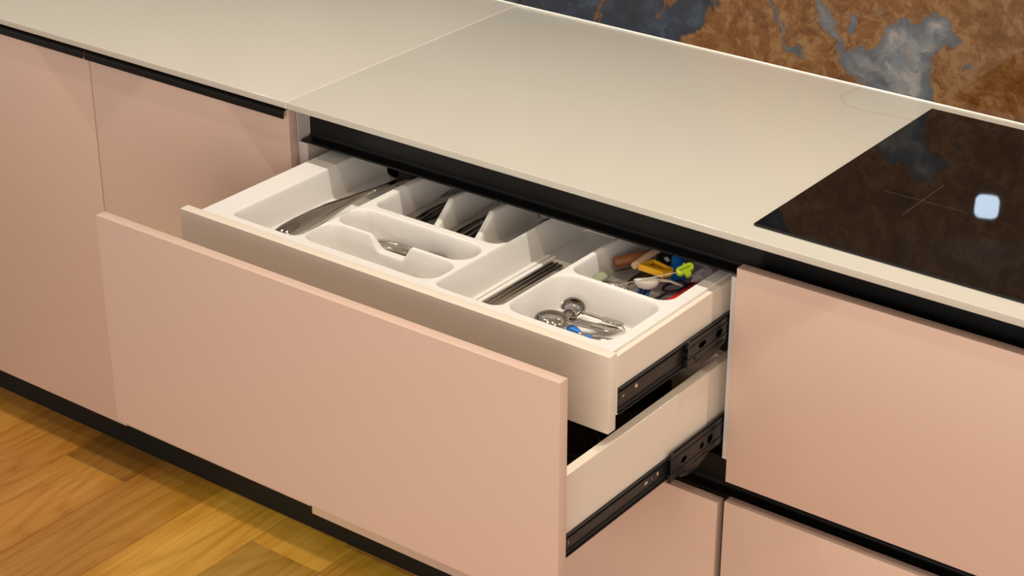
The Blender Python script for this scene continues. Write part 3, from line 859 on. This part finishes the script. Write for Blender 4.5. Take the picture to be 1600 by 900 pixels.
measuring((0.7010, -0.1860, 0.7900), (0.16, -0.22, 0.96), 0.0185, 0.0150, (0.7850, -0.1450, 0.7800), 'large oval steel measuring spoon at the front of its pocket', 0.0050, 0.0235)
# hook end of the round measuring spoon set
o = part('key_ring', CHROME, None, lathe, [(0.0062 + 0.0009 * cos(a), 0.0009 * sin(a)) for a in (2 * pi * i / 8 for i in range(8))], basis((0.7905, -0.1295, 0.7815), (0.55, 0.6, 0.55)), 20, True, smooth=60)
tag(o, 'small steel ring at the handle ends of the measuring spoons', 'ring')
t = thing('bottle_opener', 'small blue and silver opener under the measuring spoons', 'opener', (0.735, -0.174, ZF))
part('grip', BLUE, t, loft, [(0.7215, -0.1735, 0.7765), (0.7270, -0.1745, 0.7790), (0.7360, -0.1750, 0.7795), (0.7440, -0.1730, 0.7770)], [0.003, 0.0068, 0.0068, 0.0030], [0.0020, 0.0036, 0.0036, 0.0018], seg=12, smooth=60)
part('blade', CHROME, t, loft, [(0.7400, -0.1755, 0.7762), (0.7500, -0.1735, 0.7765), (0.7640, -0.1700, 0.7762)], [0.0032, 0.0042, 0.0020], [0.0009] * 3, seg=8, power=3, smooth=50)
t = thing('butter_spreader', 'small steel spreader with a blue collar at the front of its pocket', 'spreader', (0.765, -0.172, ZF))
part('collar', BLUE, t, loft, [(0.7555, -0.1790, 0.7755), (0.7610, -0.1765, 0.7760), (0.7660, -0.1740, 0.7755)], [0.0030, 0.0036, 0.0028], [0.0022, 0.0026, 0.0020], seg=12, smooth=60)
part('blade', CHROME, t, loft, [(0.7640, -0.1752, 0.7755), (0.7780, -0.1690, 0.7755), (0.8000, -0.1600, 0.7752)], [0.0028, 0.0048, 0.0020], [0.0009] * 3, seg=8, power=3, smooth=50)

# jumble in the rear right pocket
def rod(bm, p0, p1, r, seg=16):
    p0, p1 = Vector(p0), Vector(p1); d = (p1 - p0).normalized()
    loft(bm, [p0, p0 + d * 0.001, p1 - d * 0.001, p1], [r * 0.88, r, r, r * 0.88], [r * 0.88, r, r, r * 0.88], seg=seg)
o = part('tool_handle', WOODB, None, rod, (0.6790, 0.0110, 0.8010), (0.7440, 0.1250, 0.8070), 0.0085, smooth=50)
tag(o, 'thick brown wooden tool handle lying at the back of the tool pocket', 'handle')
o = part('wooden_stick', WOODL, None, rod, (0.7235, -0.0020, 0.8130), (0.7275, 0.1250, 0.8220), 0.0058, smooth=50)
tag(o, 'pale wooden stick resting over the brown handle and yellow frame', 'stick')
t = thing('spreader', 'clear greenish plastic spreader with a thin dark shaft', 'spreader', (0.68, -0.03, ZF))
part('blade', CLEARG, t, loft, [(0.6785, -0.0560, 0.7830), (0.6790, -0.0340, 0.7915), (0.6835, -0.0100, 0.7940), (0.6860, -0.0020, 0.7930)], [0.0065, 0.0070, 0.0060, 0.0025], [0.0012] * 4, up=(0.5, -0.4, 0.75), seg=10, power=3.5, smooth=50)
part('shaft', DARKST, t, rod, (0.6855, -0.0040, 0.7925), (0.7080, 0.0600, 0.7880), 0.0016, 8, smooth=50)
t = thing('spoon', 'steel serving spoon bowl down beside the clear spreader', 'spoon', (0.70, -0.02, ZF))
part('bowl', CHROME, t, spoon_bowl, (0.7080, -0.0330, 0.7850), (0.25, 0.1, 0.96), (0.65, 0.75, 0), 0.0250, 0.0165, 0.0090, smooth=60)
part('handle', CUTL, t, cutlery_handle, (0.7580, 0.0700, 0.7900), (0.7235, -0.0145, 0.7855), 0.006, 0.0065, 0.003, smooth=50)
t = thing('fork', 'dark steel fork handle under the yellow frame', 'fork', (0.735, 0.02, ZF))
part('handle', DARKST, t, cutlery_handle, (0.7180, -0.0080, 0.7850), (0.7450, 0.0800, 0.7920), 0.008, 0.0075, 0.003, smooth=50)
def tines(bm):
    for k in range(3): rod(bm, (0.7420 + 0.005 * k, 0.0790 - 0.002 * k, 0.7920), (0.7560 + 0.006 * k, 0.1180, 0.7920), 0.0013, 6)
part('tines', DARKST, t, tines, smooth=50)
t = thing('cake_tester', 'thin steel cake tester with a lime green grip', 'tester', (0.80, 0.02, 0.82))
part('rod', CHROME, t, rod, (0.8010, 0.0025, 0.8240), (0.7270, -0.0500, 0.8010), 0.0011, 8, smooth=50)
def lime(bm):
    M = basis((0.8070, 0.0120, 0.8265), (0.35, -0.55, 0.76), (0.5, 0.85, 0.2))
    rounded_slab(bm, 0.0140, 0.0062, 0.0060, -0.0042, 0.0042, M)
    rounded_slab(bm, 0.0045, 0.0045, 0.0030, -0.0036, 0.0036, M @ Matrix.Translation((0.001, -0.0090, 0)))
    rounded_slab(bm, 0.0018, 0.0020, 0.0015, -0.003, 0.003, M @ Matrix.Translation((0.002, 0.0070, 0)))
gr = part('grip', LIME, t, lime)
def groove(bm):
    M = basis((0.8070, 0.0120, 0.8265), (0.35, -0.55, 0.76), (0.5, 0.85, 0.2))
    rounded_slab(bm, 0.0085, 0.0005, 0.0004, 0.0042, 0.0045, M, 3)
part('groove', BLKP, gr, groove)
t = thing('measuring_scoop', 'white scoop in front of the yellow frame', 'scoop', (0.757, -0.015, ZF))
part('bowl', WHP, t, spoon_bowl, (0.7600, -0.0200, 0.8080), (-0.16, 0.22, 0.96), (0.80, 0.60, 0), 0.0200, 0.0155, 0.0155, 0.0016, 24, 8, smooth=60)
part('handle', WHP, t, loft, [(0.7740, -0.0080, 0.8065), (0.7860, 0.0030, 0.8040), (0.8000, 0.0160, 0.7960)], [0.0045, 0.004, 0.005], [0.0014] * 3, seg=10, smooth=50)
t = thing('peeler', 'blue and black striped peeler handle under the white scoop', 'peeler', (0.76, -0.03, ZF))
def stripes(bm, n0, n1):
    p0, p1 = Vector((0.7625, -0.0520, 0.7800)), Vector((0.7500, -0.0080, 0.7840)); s = Vector((0.96, 0.27, 0))
    for k in range(n0, n1, 2):
        o = s * (k - 2) * 0.0036
        loft(bm, [p0 + o, p1 + o], [0.0018] * 2, [0.0035] * 2, seg=8, power=4)
part('grip', BLUE, t, stripes, 0, 5)
part('grip_stripe', BLKP, t, stripes, 1, 5)
part('blade', CUTL, t, loft, [(0.7700, -0.0500, 0.7775), (0.7760, -0.0250, 0.7790), (0.7790, -0.0020, 0.7800)], [0.004, 0.0055, 0.003], [0.0008] * 3, seg=8, power=3)
# yellow frame
t = thing('slicer_frame', 'yellow plastic frame with a dark blade plate on top of the heap', 'slicer', (0.75, 0.02, 0.80))
def frame(bm):
    A, B, Cc, Dd = Vector((0.7310, 0.0070, 0)), Vector((0.7715, 0.0055, 0)), Vector((0.7780, 0.0230, 0)), Vector((0.7375, 0.0320, 0))
    for p, q, w in ((A, B, 0.0035), (B, Cc, 0.0045), (Cc, Dd, 0.0012), (Dd, A, 0.0025)):
        d = (q - p).normalized(); s = Vector((-d.y, d.x, 0)) * w
        tt = bmesh.new()
        e = w if w in (0.0035, 0.0012) else -0.0036
        p2, q2 = p - d * abs(e) * (1 if e > 0 else -1), q + d * abs(e) * (1 if e > 0 else -1)
        lo = [tt.verts.new((v.x, v.y, 0.8060)) for v in (p2 - s, q2 - s, q2 + s, p2 + s)]
        hi = [tt.verts.new((v.x, v.y, 0.8155)) for v in (p2 - s, q2 - s, q2 + s, p2 + s)]
        for i in range(4): tt.faces.new((lo[i], lo[(i + 1) % 4], hi[(i + 1) % 4], hi[i]))
        tt.faces.new(lo[::-1]); tt.faces.new(hi)
        merge(bm, tt)
part('frame', YEL, t, frame)
def plate_in(bm):
    tt = bmesh.new()
    for z in (0.8085,):
        tt.faces.new([tt.verts.new(v) for v in ((0.7345, 0.0095, z), (0.7690, 0.0080, z), (0.7745, 0.0220, z), (0.7400, 0.0300, z))])
    g = bmesh.ops.extrude_face_region(tt, geom=tt.faces[:])
    bmesh.ops.translate(tt, verts=[e for e in g['geom'] if isinstance(e, bmesh.types.BMVert)], vec=(0, 0, 0.0015))
    merge(bm, tt)
part('blade_plate', DARKST, t, plate_in)
# black box with white print block
t = thing('sharpener', 'black plastic gadget with grey side behind the yellow frame', 'gadget', (0.742, 0.066, ZF))
part('body', BLKP, t, rounded_slab, 0.0150, 0.0130, 0.003, -0.010, 0.010, basis((0.7390, 0.0690, 0.7990), (0.2, -0.3, 0.93), (0.85, -0.5, 0)))
part('side_plate', GRYP, t, rounded_slab, 0.0030, 0.0130, 0.0015, -0.009, 0.0115, basis((0.7255, 0.0770, 0.7990), (0.2, -0.3, 0.93), (0.85, -0.5, 0)))
part('print_block', WHP, t, rounded_slab, 0.0050, 0.0032, 0.0005, 0.0100, 0.0104, basis((0.7440, 0.0600, 0.7990), (0.2, -0.3, 0.93), (0.85, -0.5, 0)))
# blue bottle-like grip
t = thing('bottle_stopper', 'bright blue rounded stopper behind the lime green grip', 'stopper', (0.785, 0.06, ZF))
part('body', BLUE, t, lathe, [(0, -0.020), (0.011, -0.020), (0.0125, -0.018), (0.0125, 0.004), (0.0118, 0.006), (0.0122, 0.010), (0.0115, 0.018), (0.008, 0.023), (0, 0.0245)], basis((0.7680, 0.0560, 0.8010), (-0.45, 0.75, 0.42)), 24, smooth=40)
# dark purple scissors
t = thing('scissors', 'dark purple scissors lying beside the white scoop', 'scissors', (0.775, 0.01, ZF))
def loop(bm, c, a, b, r, ang, tilt=(0, 0, 1)):
    P = []; n = 20
    M = basis(c, tilt, (cos(ang), sin(ang), 0))
    tt = bmesh.new(); rings = []
    for i in range(n):
        q = 2 * pi * i / n
        cc = Vector((a * cos(q), b * sin(q), 0)); nn = Vector((cos(q), sin(q), 0))
        rings.append([tt.verts.new(cc + nn * r * cos(w) + Vector((0, 0, r * 0.8 * sin(w)))) for w in (2 * pi * k / 8 for k in range(8))])
    for i in range(n):
        A, B = rings[i], rings[(i + 1) % n]
        for k in range(8): tt.faces.new((A[k], A[(k + 1) % 8], B[(k + 1) % 8], B[k]))
    merge(bm, tt, M)
def loops(bm):
    loop(bm, (0.7880, 0.0150, 0.7900), 0.0185, 0.0085, 0.0026, 0.95, (0.25, -0.35, 0.9))
    loop(bm, (0.7915, -0.0080, 0.7830), 0.0185, 0.0070, 0.0024, 1.10, (0.25, -0.3, 0.92))
    loft(bm, [(0.7980, 0.0285, 0.7900), (0.8050, 0.0450, 0.7880)], [0.005, 0.004], [0.003, 0.003], seg=10)
    loft(bm, [(0.7990, 0.0080, 0.7840), (0.8070, 0.0430, 0.7850)], [0.004, 0.004], [0.003, 0.003], seg=10)
part('handles', PURP, t, loops, smooth=60)
part('blades', CUTL, t, loft, [(0.8050, 0.0430, 0.7865), (0.8100, 0.0750, 0.7865), (0.8140, 0.1150, 0.7860)], [0.006, 0.005, 0.001], [0.0015, 0.0014, 0.0008], seg=8, power=3)
# red spatula along the right wall
t = thing('spatula', 'red silicone spatula along the right wall of the tool pocket', 'spatula', (0.81, 0.02, 0.79))
part('blade', RED, t, loft, [(0.8120, -0.0580, 0.7915), (0.8150, -0.0420, 0.7945), (0.8180, -0.0120, 0.7960), (0.8195, 0.0250, 0.7970), (0.8195, 0.0350, 0.7970)], [0.0060, 0.0105, 0.0110, 0.0095, 0.0040], [0.0020] * 5, up=(-0.25, 0, 0.95), seg=10, power=4, smooth=50)
part('handle', RED, t, loft, [(0.8195, 0.0300, 0.7970), (0.8200, 0.0700, 0.8000), (0.8200, 0.1280, 0.8030)], [0.0045, 0.0075, 0.0080], [0.0030, 0.0045, 0.0045], seg=12, smooth=60)
# crumpled clear bag
def bag(bm):
    t2 = bmesh.new()
    bmesh.ops.create_icosphere(t2, subdivisions=3, radius=1.0)
    rnd = random.Random(3)
    for v in t2.verts:
        n = v.co.copy()
        k = rnd.uniform(0.72, 1.12)
        v.co = Vector((n.x * 0.0120 * k, n.y * 0.030 * k, n.z * 0.0085 * rnd.uniform(0.6, 1.15)))
    merge(bm, t2, Matrix.Translation((0.8225, 0.0430, 0.8105)) @ Matrix.Rotation(-0.12, 4, 'Z'))
o = part('plastic_bag', BAGM, None, bag)
tag(o, 'crumpled clear purplish plastic bag lying over the red spatula', 'bag')

# dark pans in the lower drawer
def pan(name, c, r, h, label, lid=False):
    t = thing(name, label, 'pan', (c[0], c[1], 0.5592))
    z = 0.5592
    part('body', PAN, t, lathe, [(0, 0), (r * 0.86, 0), (r * 0.92, 0.004), (r, h), (r + 0.002, h + 0.001), (r + 0.001, h - 0.002), (r * 0.93, 0.008), (r * 0.86, 0.0035), (0, 0.0035)], Matrix.Translation((c[0], c[1], z)), 48, smooth=40)
    d = Vector((-0.94, 0.34, 0))
    p = Vector((c[0], c[1], z)) + d * r
    part('handle', BLKP, t, loft, [p + Vector((0, 0, h - 0.012)) - d * 0.002, p + d * 0.05 + Vector((0, 0, h - 0.002)), p + d * 0.13 + Vector((0, 0, h))], [0.010, 0.008, 0.010], [0.005, 0.006, 0.007], seg=12, smooth=50)
pan('frying_pan', (0.715, -0.285), 0.118, 0.070, 'dark round pan near the front of the lower drawer')
pan('frying_pan', (0.745, -0.075), 0.085, 0.085, 'smaller dark round pan at the back of the lower drawer')
